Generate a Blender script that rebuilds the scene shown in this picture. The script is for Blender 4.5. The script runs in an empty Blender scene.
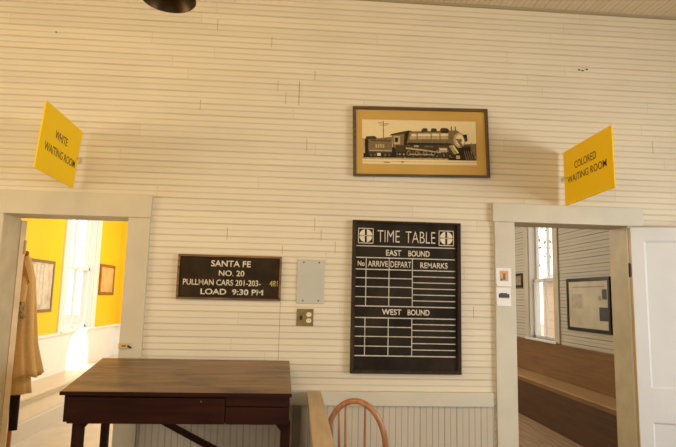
import bpy, bmesh, math, random
from mathutils import Matrix, Vector
random.seed(7)
SC = bpy.context.scene
COL = SC.collection
PI = math.pi

# ---------------------------------------------------------------- camera
cam_d = bpy.data.cameras.new('camera')
cam_d.sensor_width = 36.0
cam_d.lens = 548.54 / 676 * 36.0
cam_d.clip_start = 0.05
cam = bpy.data.objects.new('camera', cam_d)
COL.objects.link(cam)
p_, y_, r_ = 0.13240, 0.07248, -0.02322
fw = Vector((math.sin(y_)*math.cos(p_), math.cos(y_)*math.cos(p_), math.sin(p_)))
rt = Vector((math.cos(y_), -math.sin(y_), 0))
dn = fw.cross(rt)
rt2 = rt*math.cos(r_) + dn*math.sin(r_)
dn2 = -rt*math.sin(r_) + dn*math.cos(r_)
m = Matrix(((rt2.x, -dn2.x, -fw.x, 0.0), (rt2.y, -dn2.y, -fw.y, -3.8), (rt2.z, -dn2.z, -fw.z, 1.5), (0, 0, 0, 1)))
cam.matrix_world = m
SC.camera = cam

# ---------------------------------------------------------------- world, lights, exposure
w = bpy.data.worlds.new('world'); SC.world = w; w.use_nodes = True
w.node_tree.nodes['Background'].inputs[0].default_value = (1.0, 0.97, 0.92, 1)
w.node_tree.nodes['Background'].inputs[1].default_value = 2.3
SC.view_settings.view_transform = 'Standard'
SC.view_settings.look = 'None'
SC.view_settings.exposure = -0.22
SC.view_settings.gamma = 1.0
SC.view_settings.use_curve_mapping = False

def area(name, loc, target, sx, sy, power, color):
    l = bpy.data.lights.new(name, 'AREA'); l.shape = 'RECTANGLE'; l.size = sx; l.size_y = sy
    l.energy = power; l.color = color
    o = bpy.data.objects.new(name, l); COL.objects.link(o)
    o.location = loc
    o.rotation_euler = (Vector(target)-Vector(loc)).to_track_quat('-Z', 'Y').to_euler()
    return o
wl = area('window_daylight', (4.85, -3.0, 1.65), (-1.6, 0.0, 1.25), 1.7, 1.4, 66, (0.97, 0.97, 0.95))  # assumed window out of view, read from the cool light on the right
wl.data.spread = math.radians(120)
area('rear_window_daylight', (0.6, -6.9, 1.8), (0.3, 0, 1.4), 3.4, 1.8, 29, (0.98, 0.95, 0.85))  # added fill from behind the camera; its rear window is invented
area('side_window_light', (-4.35, -2.6, 1.9), (0, 0, 1.9), 1.8, 1.8, 54, (1.0, 0.83, 0.54))  # assumed left window, unseen; taken from the warm light on that side
area('ceiling_lamp_light', (-1.2, -3.6, 3.40), (-1.0, 0.0, 2.9), 2.0, 0.5, 47, (1.0, 0.70, 0.30))  # assumed overhead lamp out of view, aimed to warm the upper wall
area('yellow_room_daylight', (-0.5, 1.35, 2.3), (-2.1, 5.7, 1.7), 1.4, 1.8, 75, (1.0, 0.92, 0.80))  # added fill lamp standing inside the room, not at a window
area('yellow_room_far_daylight', (-0.45, 4.1, 2.2), (-3.0, 5.2, 1.5), 1.4, 1.6, 64, (1.0, 0.96, 0.88))  # second added lamp, brightens the far part of the yellow walls
area('right_room_daylight', (0.5, 4.9, 2.6), (2.9, 1.6, 0.6), 0.8, 0.8, 64, (1.0, 0.86, 0.66))  # added lamp inside the grey room, lifts its walls and bench
sp = bpy.data.lights.new('sunbeam', 'SPOT'); sp.energy = 900; sp.spot_size = math.radians(15); sp.spot_blend = 0.25  # added spot lamp inside the room imitates a sun patch; no window opens there
sp.shadow_soft_size = 0.03; sp.color = (1, .97, .9)
spo = bpy.data.objects.new('sunbeam', sp); COL.objects.link(spo)
spo.location = (-0.4, 4.3, 1.9)
spo.rotation_euler = (Vector((-3.0, 4.25, 0.60))-Vector(spo.location)).to_track_quat('-Z', 'Y').to_euler()

# ---------------------------------------------------------------- materials
def mat(name, col, rough=0.55, metal=0.0, noise=0.0, nscale=6.0, bump=0.0, stretch=(1, 1, 1), spec=0.5, coat=0.0, col2=None, detail=6):
    mt = bpy.data.materials.new(name); mt.use_nodes = True
    nt = mt.node_tree; b = nt.nodes['Principled BSDF']
    b.inputs['Roughness'].default_value = rough; b.inputs['Metallic'].default_value = metal
    b.inputs['Specular IOR Level'].default_value = spec
    b.inputs['Coat Weight'].default_value = coat
    b.inputs['Base Color'].default_value = (*col, 1)
    if noise or bump or col2:
        tc = nt.nodes.new('ShaderNodeTexCoord'); mp = nt.nodes.new('ShaderNodeMapping')
        mp.inputs['Scale'].default_value = stretch
        n = nt.nodes.new('ShaderNodeTexNoise'); n.inputs['Scale'].default_value = nscale; n.inputs['Detail'].default_value = detail
        nt.links.new(tc.outputs['Object'], mp.inputs[0]); nt.links.new(mp.outputs[0], n.inputs['Vector'])
        if noise or col2:
            mx = nt.nodes.new('ShaderNodeMix'); mx.data_type = 'RGBA'
            c2 = col2 if col2 else tuple(c*(1-noise) for c in col)
            mx.inputs[6].default_value = (*col, 1); mx.inputs[7].default_value = (*c2, 1)
            mr = nt.nodes.new('ShaderNodeMapRange'); mr.inputs[1].default_value = .38; mr.inputs[2].default_value = .66
            nt.links.new(n.outputs[0], mr.inputs[0]); nt.links.new(mr.outputs[0], mx.inputs[0])
            nt.links.new(mx.outputs[2], b.inputs['Base Color'])
        if bump:
            bp = nt.nodes.new('ShaderNodeBump'); bp.inputs['Strength'].default_value = bump; bp.inputs['Distance'].default_value = .004
            nt.links.new(n.outputs[0], bp.inputs['Height']); nt.links.new(bp.outputs[0], b.inputs['Normal'])
    return mt

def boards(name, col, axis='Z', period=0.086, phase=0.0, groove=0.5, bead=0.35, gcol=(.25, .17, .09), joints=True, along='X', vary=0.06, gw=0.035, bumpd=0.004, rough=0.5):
    """painted beadboard: seams every period, a bead line between them, butt joints and slight tone per board"""
    mt = bpy.data.materials.new(name); mt.use_nodes = True
    nt = mt.node_tree; N = nt.nodes; L = nt.links; b = N['Principled BSDF']; b.inputs['Roughness'].default_value = rough
    b.inputs['Specular IOR Level'].default_value = .35
    tc = N.new('ShaderNodeTexCoord'); sx = N.new('ShaderNodeSeparateXYZ'); L.new(tc.outputs['Object'], sx.inputs[0])
    def M(op, a, bb=None, c=None):
        n = N.new('ShaderNodeMath'); n.operation = op
        for i, v in enumerate((a, bb, c)):
            if v is None: continue
            if isinstance(v, (int, float)): n.inputs[i].default_value = v
            else: L.new(v, n.inputs[i])
        return n.outputs[0]
    u = M('DIVIDE', M('SUBTRACT', sx.outputs[axis], phase), period)
    row = M('FLOOR', M('ADD', u, 0.5))
    d = M('ABSOLUTE', M('SUBTRACT', M('FRACT', M('ADD', u, 0.5)), 0.5))       # 0 at the seam
    d2 = M('ABSOLUTE', M('SUBTRACT', M('FRACT', u), 0.5))                        # 0 at the bead
    def line(dd, wd): 
        n = N.new('ShaderNodeMapRange'); n.inputs[1].default_value = 0; n.inputs[2].default_value = wd; n.inputs[3].default_value = 1; n.inputs[4].default_value = 0
        n.interpolation_type = 'SMOOTHSTEP'; L.new(dd, n.inputs[0]); return n.outputs[0]
    seam = line(d, gw*2.2); bd = line(d2, gw*1.9)
    brow = M('FLOOR', u)
    # joints
    wn = N.new('ShaderNodeTexWhiteNoise'); wn.noise_dimensions = '1D'; L.new(brow, wn.inputs['W'])
    al = sx.outputs[along]
    shift = M('MULTIPLY', wn.outputs['Value'], 2.6)
    s = M('DIVIDE', M('ADD', al, shift), 2.6)
    seg = M('FLOOR', s)
    wn2 = N.new('ShaderNodeTexWhiteNoise'); wn2.noise_dimensions = '2D'
    cb = N.new('ShaderNodeCombineXYZ'); L.new(brow, cb.inputs[0]); L.new(seg, cb.inputs[1]); L.new(cb.outputs[0], wn2.inputs['Vector'])
    tone = M('MULTIPLY_ADD', wn2.outputs['Value'], -vary, 1.0)
    # noise along the seam for uneven darkness
    mp = N.new('ShaderNodeMapping'); st = {'X': (.9, 1, 30), 'Y': (1, .9, 30), 'Z': (30, 30, .9)}[along]
    mp.inputs['Scale'].default_value = st; L.new(tc.outputs['Object'], mp.inputs[0])
    nz = N.new('ShaderNodeTexNoise'); nz.inputs['Scale'].default_value = 1.6; nz.inputs['Detail'].default_value = 3; L.new(mp.outputs[0], nz.inputs['Vector'])
    mr = N.new('ShaderNodeMapRange'); mr.inputs[1].default_value = .3; mr.inputs[2].default_value = .75; mr.inputs[3].default_value = .45; mr.inputs[4].default_value = 1.25
    L.new(nz.outputs[0], mr.inputs[0])
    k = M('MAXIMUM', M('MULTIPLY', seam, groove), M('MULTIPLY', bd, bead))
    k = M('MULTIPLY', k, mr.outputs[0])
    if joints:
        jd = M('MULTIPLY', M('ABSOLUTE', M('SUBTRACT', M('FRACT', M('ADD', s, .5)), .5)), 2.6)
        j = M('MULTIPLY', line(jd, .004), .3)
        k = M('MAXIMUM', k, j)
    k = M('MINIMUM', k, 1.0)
    big = N.new('ShaderNodeTexNoise'); big.inputs['Scale'].default_value = 2.2; big.inputs['Detail'].default_value = 5; L.new(tc.outputs['Object'], big.inputs['Vector'])
    bt = N.new('ShaderNodeMapRange'); bt.inputs[1].default_value = .3; bt.inputs[2].default_value = .7; bt.inputs[3].default_value = .95; bt.inputs[4].default_value = 1.0
    L.new(big.outputs[0], bt.inputs[0])
    tone = M('MULTIPLY', tone, bt.outputs[0])
    vm = N.new('ShaderNodeVectorMath'); vm.operation = 'SCALE'; vm.inputs[0].default_value = col; L.new(tone, vm.inputs['Scale'])
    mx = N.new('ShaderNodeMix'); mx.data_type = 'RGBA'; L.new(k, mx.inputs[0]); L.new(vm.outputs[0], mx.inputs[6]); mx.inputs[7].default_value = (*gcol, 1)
    L.new(mx.outputs[2], b.inputs['Base Color'])
    hgt = M('MULTIPLY', M('MAXIMUM', seam, M('MULTIPLY', bd, .6)), -1.0)
    bp = N.new('ShaderNodeBump'); bp.inputs['Strength'].default_value = .6; bp.inputs['Distance'].default_value = bumpd
    L.new(hgt, bp.inputs['Height']); L.new(bp.outputs[0], b.inputs['Normal'])
    return mt

def wood(name, c1, c2, along='X', rough=.45, scale=3.0, coat=0.0, seam=None, seam_axis='Y', spec=.5):
    mt = bpy.data.materials.new(name); mt.use_nodes = True
    nt = mt.node_tree; N = nt.nodes; L = nt.links; b = N['Principled BSDF']
    b.inputs['Roughness'].default_value = rough; b.inputs['Coat Weight'].default_value = coat; b.inputs['Specular IOR Level'].default_value = spec
    tc = N.new('ShaderNodeTexCoord'); mp = N.new('ShaderNodeMapping')
    mp.inputs['Scale'].default_value = {'X': (.7, 9, 9), 'Y': (9, .7, 9), 'Z': (9, 9, .7)}[along]
    n = N.new('ShaderNodeTexNoise'); n.inputs['Scale'].default_value = scale; n.inputs['Detail'].default_value = 8; n.inputs['Distortion'].default_value = .6
    L.new(tc.outputs['Object'], mp.inputs[0]); L.new(mp.outputs[0], n.inputs['Vector'])
    mr = N.new('ShaderNodeMapRange'); mr.inputs[1].default_value = .35; mr.inputs[2].default_value = .68; L.new(n.outputs[0], mr.inputs[0])
    mx = N.new('ShaderNodeMix'); mx.data_type = 'RGBA'; L.new(mr.outputs[0], mx.inputs[0])
    mx.inputs[6].default_value = (*c1, 1); mx.inputs[7].default_value = (*c2, 1)
    out = mx.outputs[2]
    if seam:
        sx = N.new('ShaderNodeSeparateXYZ'); L.new(tc.outputs['Object'], sx.inputs[0])
        a = N.new('ShaderNodeMath'); a.operation = 'DIVIDE'; L.new(sx.outputs[seam_axis], a.inputs[0]); a.inputs[1].default_value = seam
        f = N.new('ShaderNodeMath'); f.operation = 'FRACT'; L.new(a.outputs[0], f.inputs[0])
        l = N.new('ShaderNodeMapRange'); l.inputs[1].default_value = 0; l.inputs[2].default_value = .006/seam; l.inputs[3].default_value = .7; l.inputs[4].default_value = 0
        L.new(f.outputs[0], l.inputs[0])
        m2 = N.new('ShaderNodeMix'); m2.data_type = 'RGBA'; L.new(l.outputs[0], m2.inputs[0]); L.new(out, m2.inputs[6]); m2.inputs[7].default_value = (.02, .012, .008, 1)
        out = m2.outputs[2]
    L.new(out, b.inputs['Base Color'])
    bp = N.new('ShaderNodeBump'); bp.inputs['Strength'].default_value = .2; bp.inputs['Distance'].default_value = .002
    L.new(n.outputs[0], bp.inputs['Height']); L.new(bp.outputs[0], b.inputs['Normal'])
    return mt

CREAM = (.775, .695, .54)
M_ = {}
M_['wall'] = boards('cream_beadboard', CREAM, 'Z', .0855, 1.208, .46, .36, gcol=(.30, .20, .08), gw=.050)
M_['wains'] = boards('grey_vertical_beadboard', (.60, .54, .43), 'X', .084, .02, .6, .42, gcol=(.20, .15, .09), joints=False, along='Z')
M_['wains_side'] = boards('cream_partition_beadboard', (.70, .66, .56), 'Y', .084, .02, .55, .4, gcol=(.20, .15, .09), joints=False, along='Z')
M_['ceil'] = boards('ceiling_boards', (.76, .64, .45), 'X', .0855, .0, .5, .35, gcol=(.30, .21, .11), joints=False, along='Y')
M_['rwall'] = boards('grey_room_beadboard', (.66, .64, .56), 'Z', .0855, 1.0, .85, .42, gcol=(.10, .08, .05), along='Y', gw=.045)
M_['yellow'] = boards('yellow_wall_paint', (.92, .54, .02), 'X', .5, .1, .05, .03, gcol=(.5, .2, .0), joints=False, along='Z', vary=.03)
M_['trim'] = mat('grey_green_trim_paint', (.64, .60, .485), .45, noise=.08, nscale=5, bump=.1)
M_['jamb'] = mat('old_cream_jamb_paint', (.62, .55, .38), .5, noise=.15, nscale=7, bump=.15)
M_['white'] = mat('white_paint', (.78, .77, .73), .45, noise=.05, nscale=5)
M_['doorwhite'] = mat('white_door_paint', (.73, .745, .755), .42, noise=.05, nscale=4)
M_['tan'] = mat('tan_door_paint', (.82, .62, .36), .5, noise=.15)
M_['floor'] = wood('brown_floor', (.30, .19, .11), (.20, .12, .07), 'X', .35, 3, seam=.09, seam_axis='Y')
M_['rfloor'] = wood('worn_brown_floor', (.62, .46, .31), (.38, .26, .17), 'Y', .4, 3, seam=.08, seam_axis='X')
M_['lfloor'] = mat('pale_floor', (.66, .60, .50), .4, noise=.15, nscale=4)
M_['brass_gold'] = mat('gold_sign', (.99, .64, .006), .55, spec=.2)
M_['black'] = mat('black_paint', (.012, .010, .008), .6)
M_['glass'] = None

def glassmat():
    mt = bpy.data.materials.new('window_glass'); mt.use_nodes = True; nt = mt.node_tree
    for n in list(nt.nodes): nt.nodes.remove(n)
    o = nt.nodes.new('ShaderNodeOutputMaterial'); t = nt.nodes.new('ShaderNodeBsdfTransparent'); g = nt.nodes.new('ShaderNodeBsdfGlossy'); mx = nt.nodes.new('ShaderNodeMixShader')
    g.inputs['Roughness'].default_value = .05; mx.inputs[0].default_value = .06
    nt.links.new(t.outputs[0], mx.inputs[1]); nt.links.new(g.outputs[0], mx.inputs[2]); nt.links.new(mx.outputs[0], o.inputs[0])
    return mt
M_['glass'] = glassmat()

# ---------------------------------------------------------------- helpers
def bx(bm, x0, x1, y0, y1, z0, z1, bev=0.0, mi=0):
    r = bmesh.ops.create_cube(bm, size=1.0)
    vs = r['verts']
    bmesh.ops.scale(bm, vec=(abs(x1-x0), abs(y1-y0), abs(z1-z0)), verts=vs)
    bmesh.ops.translate(bm, vec=((x0+x1)/2, (y0+y1)/2, (z0+z1)/2), verts=vs)
    fs = set(f for v in vs for f in v.link_faces)
    for f in fs: f.material_index = mi
    if bev:
        es = list(set(e for v in vs for e in v.link_edges))
        bmesh.ops.bevel(bm, geom=es, offset=bev, segments=2, affect='EDGES', profile=.5)
    return bm

def B(x0, x1, y0, y1, z0, z1, bev=0.0):
    return bx(bmesh.new(), x0, x1, y0, y1, z0, z1, bev)

def rod(bm, a, b, r0, r1=None, seg=12, caps=True, mi=0):
    a = Vector(a); b = Vector(b); r1 = r0 if r1 is None else r1
    d = b-a; q = d.to_track_quat('Z', 'Y')
    r = bmesh.ops.create_cone(bm, cap_ends=caps, segments=seg, radius1=r0, radius2=r1, depth=d.length)
    bmesh.ops.rotate(bm, verts=r['verts'], cent=(0, 0, 0), matrix=q.to_matrix())
    bmesh.ops.translate(bm, verts=r['verts'], vec=(a+b)/2)
    for f in set(f for v in r['verts'] for f in v.link_faces): f.material_index = mi
    return bm

def tube(bm, pts, rads, seg=10, flat=1.0):
    """swept tube along pts"""
    rings = []
    n = len(pts); pts = [Vector(p) for p in pts]
    if not hasattr(rads, '__len__'): rads = [rads]*n
    up = None
    for i in range(n):
        t = (pts[min(i+1, n-1)]-pts[max(i-1, 0)]).normalized()
        if up is None:
            up = t.orthogonal().normalized()
        up = (up - t*up.dot(t)).normalized(); s = t.cross(up)
        rings.append([bm.verts.new(pts[i] + (up*math.cos(2*PI*k/seg) + s*math.sin(2*PI*k/seg)*flat)*rads[i]) for k in range(seg)])
    for i in range(n-1):
        for k in range(seg):
            bm.faces.new((rings[i][k], rings[i][(k+1) % seg], rings[i+1][(k+1) % seg], rings[i+1][k]))
    bm.faces.new(rings[0][::-1]); bm.faces.new(rings[-1])
    return bm

def lathe(bm, prof, seg=32, cent=(0, 0), cap0=False, cap1=False):
    rings = []
    for r, z in prof:
        rings.append([bm.verts.new((cent[0]+r*math.cos(2*PI*k/seg), cent[1]+r*math.sin(2*PI*k/seg), z)) for k in range(seg)])
    for i in range(len(rings)-1):
        for k in range(seg):
            bm.faces.new((rings[i][k], rings[i][(k+1) % seg], rings[i+1][(k+1) % seg], rings[i+1][k]))
    if cap0: bm.faces.new(rings[0][::-1])
    if cap1: bm.faces.new(rings[-1])
    return bm

def prism(bm, pts, axis, a, b, mi=0):
    """polygon pts (2d) extruded along axis from a to b; the 2d axes are the other two in order"""
    def P(u, v, w):
        return {'X': (w, u, v), 'Y': (u, w, v), 'Z': (u, v, w)}[axis]
    va = [bm.verts.new(P(u, v, a)) for u, v in pts]; vb = [bm.verts.new(P(u, v, b)) for u, v in pts]
    fs = [bm.faces.new(va), bm.faces.new(vb[::-1])]
    n = len(pts)
    for i in range(n):
        fs.append(bm.faces.new((va[i], vb[i], vb[(i+1) % n], va[(i+1) % n])))
    for f in fs: f.material_index = mi
    return bm

def obj(name, bm, m, parent=None, local=False, smooth=False):
    """link bm as one mesh object; with a parent given, world coordinates are turned into the parent's unless local"""
    bmesh.ops.recalc_face_normals(bm, faces=bm.faces)
    if parent is not None and not local:
        bmesh.ops.transform(bm, matrix=wm(parent).inverted(), verts=bm.verts)
    me = bpy.data.meshes.new(name); bm.to_mesh(me); bm.free()
    for mm in (m if isinstance(m, (list, tuple)) else [m]): me.materials.append(mm)
    if smooth:
        me.polygons.foreach_set('use_smooth', [True]*len(me.polygons)); me.set_sharp_from_angle(angle=math.radians(38))
    o = bpy.data.objects.new(name, me); COL.objects.link(o)
    if parent is not None: o.parent = parent
    return o

def wm(o):
    mtx = Matrix.Translation(o.location) @ o.rotation_euler.to_matrix().to_4x4()
    return wm(o.parent) @ mtx if o.parent else mtx

def thing(name, label, cat, loc=(0, 0, 0), rot=(0, 0, 0), group=None):
    o = bpy.data.objects.new(name, None); COL.objects.link(o); o.empty_display_size = .1
    o.location = loc; o.rotation_euler = rot; o['label'] = label; o['category'] = cat
    if group: o['group'] = group
    return o

def tag(o, label, cat, group=None):
    o['label'] = label; o['category'] = cat
    if group: o['group'] = group
    return o

def struct(name, bm, m, parent=None, smooth=False):
    o = obj(name, bm, m, parent, smooth=smooth)
    if parent is None: o['kind'] = 'structure'
    return o

def sthing(name, loc=(0, 0, 0), rot=(0, 0, 0)):
    o = bpy.data.objects.new(name, None); COL.objects.link(o); o.location = loc; o.rotation_euler = rot
    o['kind'] = 'structure'; o.empty_display_size = .1
    return o

def text_bm(body, width, height, thick=.0006, offset=0.0):
    """text in the XY plane, centred on the origin, scaled to width x height; one bmesh per word"""
    def mesh_of(tx):
        c = bpy.data.curves.new('t', 'FONT'); c.body = tx; c.size = 1; c.extrude = 0; c.offset = offset; c.resolution_u = 4
        o = bpy.data.objects.new('t', c); COL.objects.link(o)
        dg = bpy.context.evaluated_depsgraph_get(); me = bpy.data.meshes.new_from_object(o.evaluated_get(dg))
        bpy.data.objects.remove(o); bpy.data.curves.remove(c)
        bm = bmesh.new(); bm.from_mesh(me); bpy.data.meshes.remove(me)
        return bm
    full = mesh_of(body)
    xs = [v.co.x for v in full.verts]; ys = [v.co.y for v in full.verts]; full.free()
    cx = (min(xs)+max(xs))/2; cy = (min(ys)+max(ys))/2; sx = width/(max(xs)-min(xs)); sy = height/(max(ys)-min(ys))
    out = []; pos = 0
    for wd in body.split():
        k = body.index(wd, pos); pos = k+len(wd)
        a = mesh_of(wd); x_own = max(v.co.x for v in a.verts)
        pre = mesh_of(body[:pos]); shift = max(v.co.x for v in pre.verts)-x_own; pre.free()
        for v in a.verts: v.co = Vector(((v.co.x+shift-cx)*sx, (v.co.y-cy)*sy, 0))
        r = bmesh.ops.extrude_face_region(a, geom=list(a.faces))
        bmesh.ops.translate(a, vec=(0, 0, thick), verts=[g for g in r['geom'] if isinstance(g, bmesh.types.BMVert)])
        out.append(a)
    return out

def write(body, width, height, thick, offset, origin, right, up, m, parent):
    for a in text_bm(body, width, height, thick, offset):
        obj('lettering', put(a, origin, right, up), m, parent)

def put(bm, origin, right, up):
    r = Vector(right).normalized(); u = Vector(up).normalized(); n = r.cross(u)
    mt = Matrix(((r.x, u.x, n.x, origin[0]), (r.y, u.y, n.y, origin[1]), (r.z, u.z, n.z, origin[2]), (0, 0, 0, 1)))
    bmesh.ops.transform(bm, matrix=mt, verts=bm.verts)
    return bm

# ================================================================ STRUCTURE
LX0, LX1, LH = -1.960, -1.150, 2.00
RX0, RX1, RH = 1.537, 2.376, 2.055          # right opening
CZ = 3.70
XW0, XW1 = -4.5, 5.0
T = .20
bm = bmesh.new()
JT = .022
bx(bm, XW0, LX0-JT, 0, T, 0, CZ); bx(bm, LX0-JT, LX1+JT, 0, T, LH+JT, CZ); bx(bm, LX1+JT, RX0-JT, 0, T, 0, CZ)
bx(bm, RX0-JT, RX1+JT, 0, T, RH+JT, CZ); bx(bm, RX1+JT, XW1, 0, T, 0, CZ)
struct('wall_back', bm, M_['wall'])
struct('ceiling', B(XW0, XW1, -7.2, 0, CZ, CZ+.1), M_['ceil'])
struct('trim_1', prism(bmesh.new(), [(0, CZ), (-.018, CZ), (-.012, CZ-.014), (0, CZ-.018)], 'X', XW0, XW1), mat('khaki_crown_strip', (.34, .28, .15), .6))
struct('floor', B(XW0, XW1, -7.2, T, -.1, 0), M_['floor'])
plain = mat('plain_cream_paint', (.72, .65, .52), .6)
# side and rear walls of the ticket hall, with assumed, unseen window openings for the lamps
def wall_with_hole(name, axis, pos, t, a0, a1, h0, h1, z0, z1, top, m):
    bm = bmesh.new()
    for u0, u1, v0, v1 in ((a0, h0, 0, top), (h1, a1, 0, top), (h0, h1, 0, z0), (h0, h1, z1, top)):
        if axis == 'X': bx(bm, pos, pos+t, u0, u1, v0, v1)
        else: bx(bm, u0, u1, pos, pos+t, v0, v1)
    return struct(name, bm, m)
wall_with_hole('wall_left', 'X', XW0-.15, .15, -7.2, .0, -3.6, -1.6, .9, 2.8, CZ, plain)
wall_with_hole('wall_right', 'X', XW1, .15, -7.2, .0, -4.1, -1.9, .8, 2.8, CZ, plain)
wall_with_hole('wall_front', 'Y', -7.2, .15, XW0, XW1, -1.3, 2.5, .8, 2.8, CZ, plain)

# chair rail and wainscot between the doors
bm = B(-.985, 1.364, -.036, 0, .779, .872, .004)
struct('trim_2', bm, M_['trim'])
struct('trim_3', B(-1.0, 1.375, -.010, 0, 0, .779), M_['wains'])
struct('trim_4', B(RX1+.13, XW1, -.036, 0, .779, .872, .004), M_['trim'])

# filled butt seams where boards of the wall were patched
bm = bmesh.new()
for x, za, zb, ww in ((-.106, .885, 1.452, .003), (-.106, 1.78, 1.84, .003), (-.026, 2.855, 3.035, .0045), (.084, 3.048, 3.115, .004), (-.487, 1.868, 1.955, .003), (.113, 1.95, 2.045, .003),
                      (-.629, 3.385, 3.47, .003), (-.236, 3.28, 3.36, .003), (.04, 2.52, 2.61, .003), (-.18, 2.95, 3.03, .003), (-.12, 2.86, 2.95, .003), (.26, 1.795, 1.88, .003), (.16, 1.88, 1.96, .003), (1.24, 1.37, 1.455, .003), (-.72, 2.78, 2.86, .003), (2.62, 2.61, 2.70, .003)):
    bx(bm, x-ww/2, x+ww/2, -.0006, .001, za, zb)
struct('trim_8', bm, mat('brown_filled_seam', (.34, .22, .11), .8))

# door casings
def casing(idx, x0, x1, h, cw, hx0, hx1, htop, m):
    t = sthing('trim_%d' % idx, ((x0+x1)/2, 0, 0))
    obj('casing_side', B(x0-cw, x0, -.026, 0, 0, h, .003), m, t)
    obj('casing_side', B(x1, x1+cw, -.026, 0, 0, h, .003), m, t)
    bm = B(hx0, hx1, -.034, 0, h, htop, .003)
    obj('casing_header', bm, m, t)
    bm = bmesh.new()
    bx(bm, x0-.022, x0, 0, T+.012, 0, h); bx(bm, x1, x1+.022, 0, T+.012, 0, h); bx(bm, x0-.022, x1+.022, 0, T+.012, h, h+.022)
    obj('door_jamb', bm, M_['jamb'], t)
    return t
M_['ctrim'] = mat('tan_grey_casing_paint', (.63, .56, .41), .45, noise=.07, nscale=5, bump=.1)  # left casing: the warm light on that side is put into the colour
casing(5, LX0, LX1, LH, .146, LX0-.17, -1.000, 2.160, M_['ctrim'])
casing(6, RX0, RX1, RH, .146, 1.377, 2.496, 2.188, M_['trim'])

# ------------------------------------------------ left (yellow) room
LW, YF = -3.0, 5.75
RC = 3.4
struct('wall_yellow_dado', B(LW-.15, LW, T, YF, 0, .955), M_['white'])
WY0, WY1, WZ1 = 3.63, 4.60, 2.75
bm = bmesh.new()
bx(bm, LW-.15, LW, T, WY0, .955, RC); bx(bm, LW-.15, LW, WY1, YF, .955, RC); bx(bm, LW-.15, LW, WY0, WY1, WZ1, RC)
struct('wall_yellow_side', bm, M_['yellow'])
bm = B(LW-.15, 0, YF, YF+.15, .955, RC)
struct('wall_yellow_far', bm, M_['yellow'])
struct('wall_far_dado', B(LW-.15, 0, YF, YF+.15, 0, .955), M_['white'])
bm = bmesh.new(); bx(bm, LW, LW+.03, T, YF, .93, .965, .003); bx(bm, LW+.03, 0, YF-.03, YF, .93, .965, .003)
struct('trim_7', bm, M_['white'])
struct('floor_yellow_room', B(LW-.15, 0, T, YF+.15, -.1, 0), M_['lfloor'])
struct('ceiling_yellow_room', B(LW-.15, 0, T, YF+.15, RC, RC+.1), plain)
struct('wall_divider', B(0, .12, T, YF+.15, 0, RC), plain)

def window(idx, X, s, y0, y1, z0, z1, cw, zr, m, trimm, mun=True):
    """sash window in a wall at plane X; s=+1 if the room is on the +X side"""
    t = sthing('window_%d' % idx, (X, (y0+y1)/2, z0))
    bm = bmesh.new()
    a, b = (X, X+s*.022)
    bx(bm, a, b, y0-cw, y0, z0-.02, z1+cw, .003); bx(bm, a, b, y1, y1+cw, z0-.02, z1+cw, .003); bx(bm, a, b, y0, y1, z1, z1+cw, .003)
    obj('window_casing', bm, trimm, t)
    bm = bmesh.new()
    for ya, yb in ((y0, y0+.02), (y1-.02, y1)): bx(bm, X-s*.15, X, ya, yb, z0, z1)
    bx(bm, X-s*.15, X, y0, y1, z1-.02, z1)
    obj('window_frame', bm, m, t)
    obj('window_sill', B(X-s*.15, X+s*.05, y0-cw*.6, y1+cw*.6, z0-.03, z0, .004), m, t)
    def sash(za, zb, off, nm):
        bm = bmesh.new(); xa, xb = X-s*off, X-s*(off+.035); f = .038
        ya, yb = y0+.02, y1-.02; ym = (ya+yb)/2
        bx(bm, xa, xb, ya, ya+f, za, zb); bx(bm, xa, xb, yb-f, yb, za, zb)
        bx(bm, xa, xb, ya, yb, za, za+f); bx(bm, xa, xb, ya, yb, zb-f, zb)
        bx(bm, xa, xb, ym-.011, ym+.011, za, zb)
        so = obj(nm, bm, m, t)
        p = obj('glass_pane', B(X-s*(off+.015), X-s*(off+.019), ya+f*.5, ym, za+f*.5, zb-f*.5), M_['glass'], so)
        p = obj('glass_pane', B(X-s*(off+.015), X-s*(off+.019), ym, yb-f*.5, za+f*.5, zb-f*.5), M_['glass'], so)
    sash(z0, zr+.02, .055, 'lower_sash'); sash(zr-.02, z1-.02, .095, 'upper_sash')
    return t
M_['sash'] = mat('white_sash_paint', (.82, .80, .75), .4)
window(1, LW, 1, WY0, WY1, .98, WZ1, .15, 1.81, M_['sash'], M_['white'])

# ------------------------------------------------ right (grey) room
RW = 3.4
VY0, VY1, VZ0, VZ1 = 3.25, 4.05, .985, 2.85
bm = bmesh.new()
bx(bm, RW, RW+.15, T, VY0, 0, RC); bx(bm, RW, RW+.15, VY1, YF, 0, RC); bx(bm, RW, RW+.15, VY0, VY1, 0, VZ0); bx(bm, RW, RW+.15, VY0, VY1, VZ1, RC)
struct('wall_grey_side', bm, M_['rwall'])
struct('wall_grey_far', B(.12, RW+.15, YF, YF+.15, 0, RC), M_['rwall'])
struct('floor_grey_room', B(.12, RW+.15, T, YF, -.1, 0), M_['rfloor'])
struct('ceiling_grey_room', B(.12, RW+.15, T, YF+.15, RC, RC+.1), plain)
window(2, RW, -1, VY0, VY1, VZ0, VZ1, .13, 1.795, M_['sash'], M_['trim'])

# outdoors seen through the windows
M_['ground'] = mat('pale_dry_ground', (.62, .55, .44), .9, noise=.3, nscale=.8)
struct('ground', B(-30, 30, -20, 40, -.4, -.3), M_['ground'])

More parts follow.
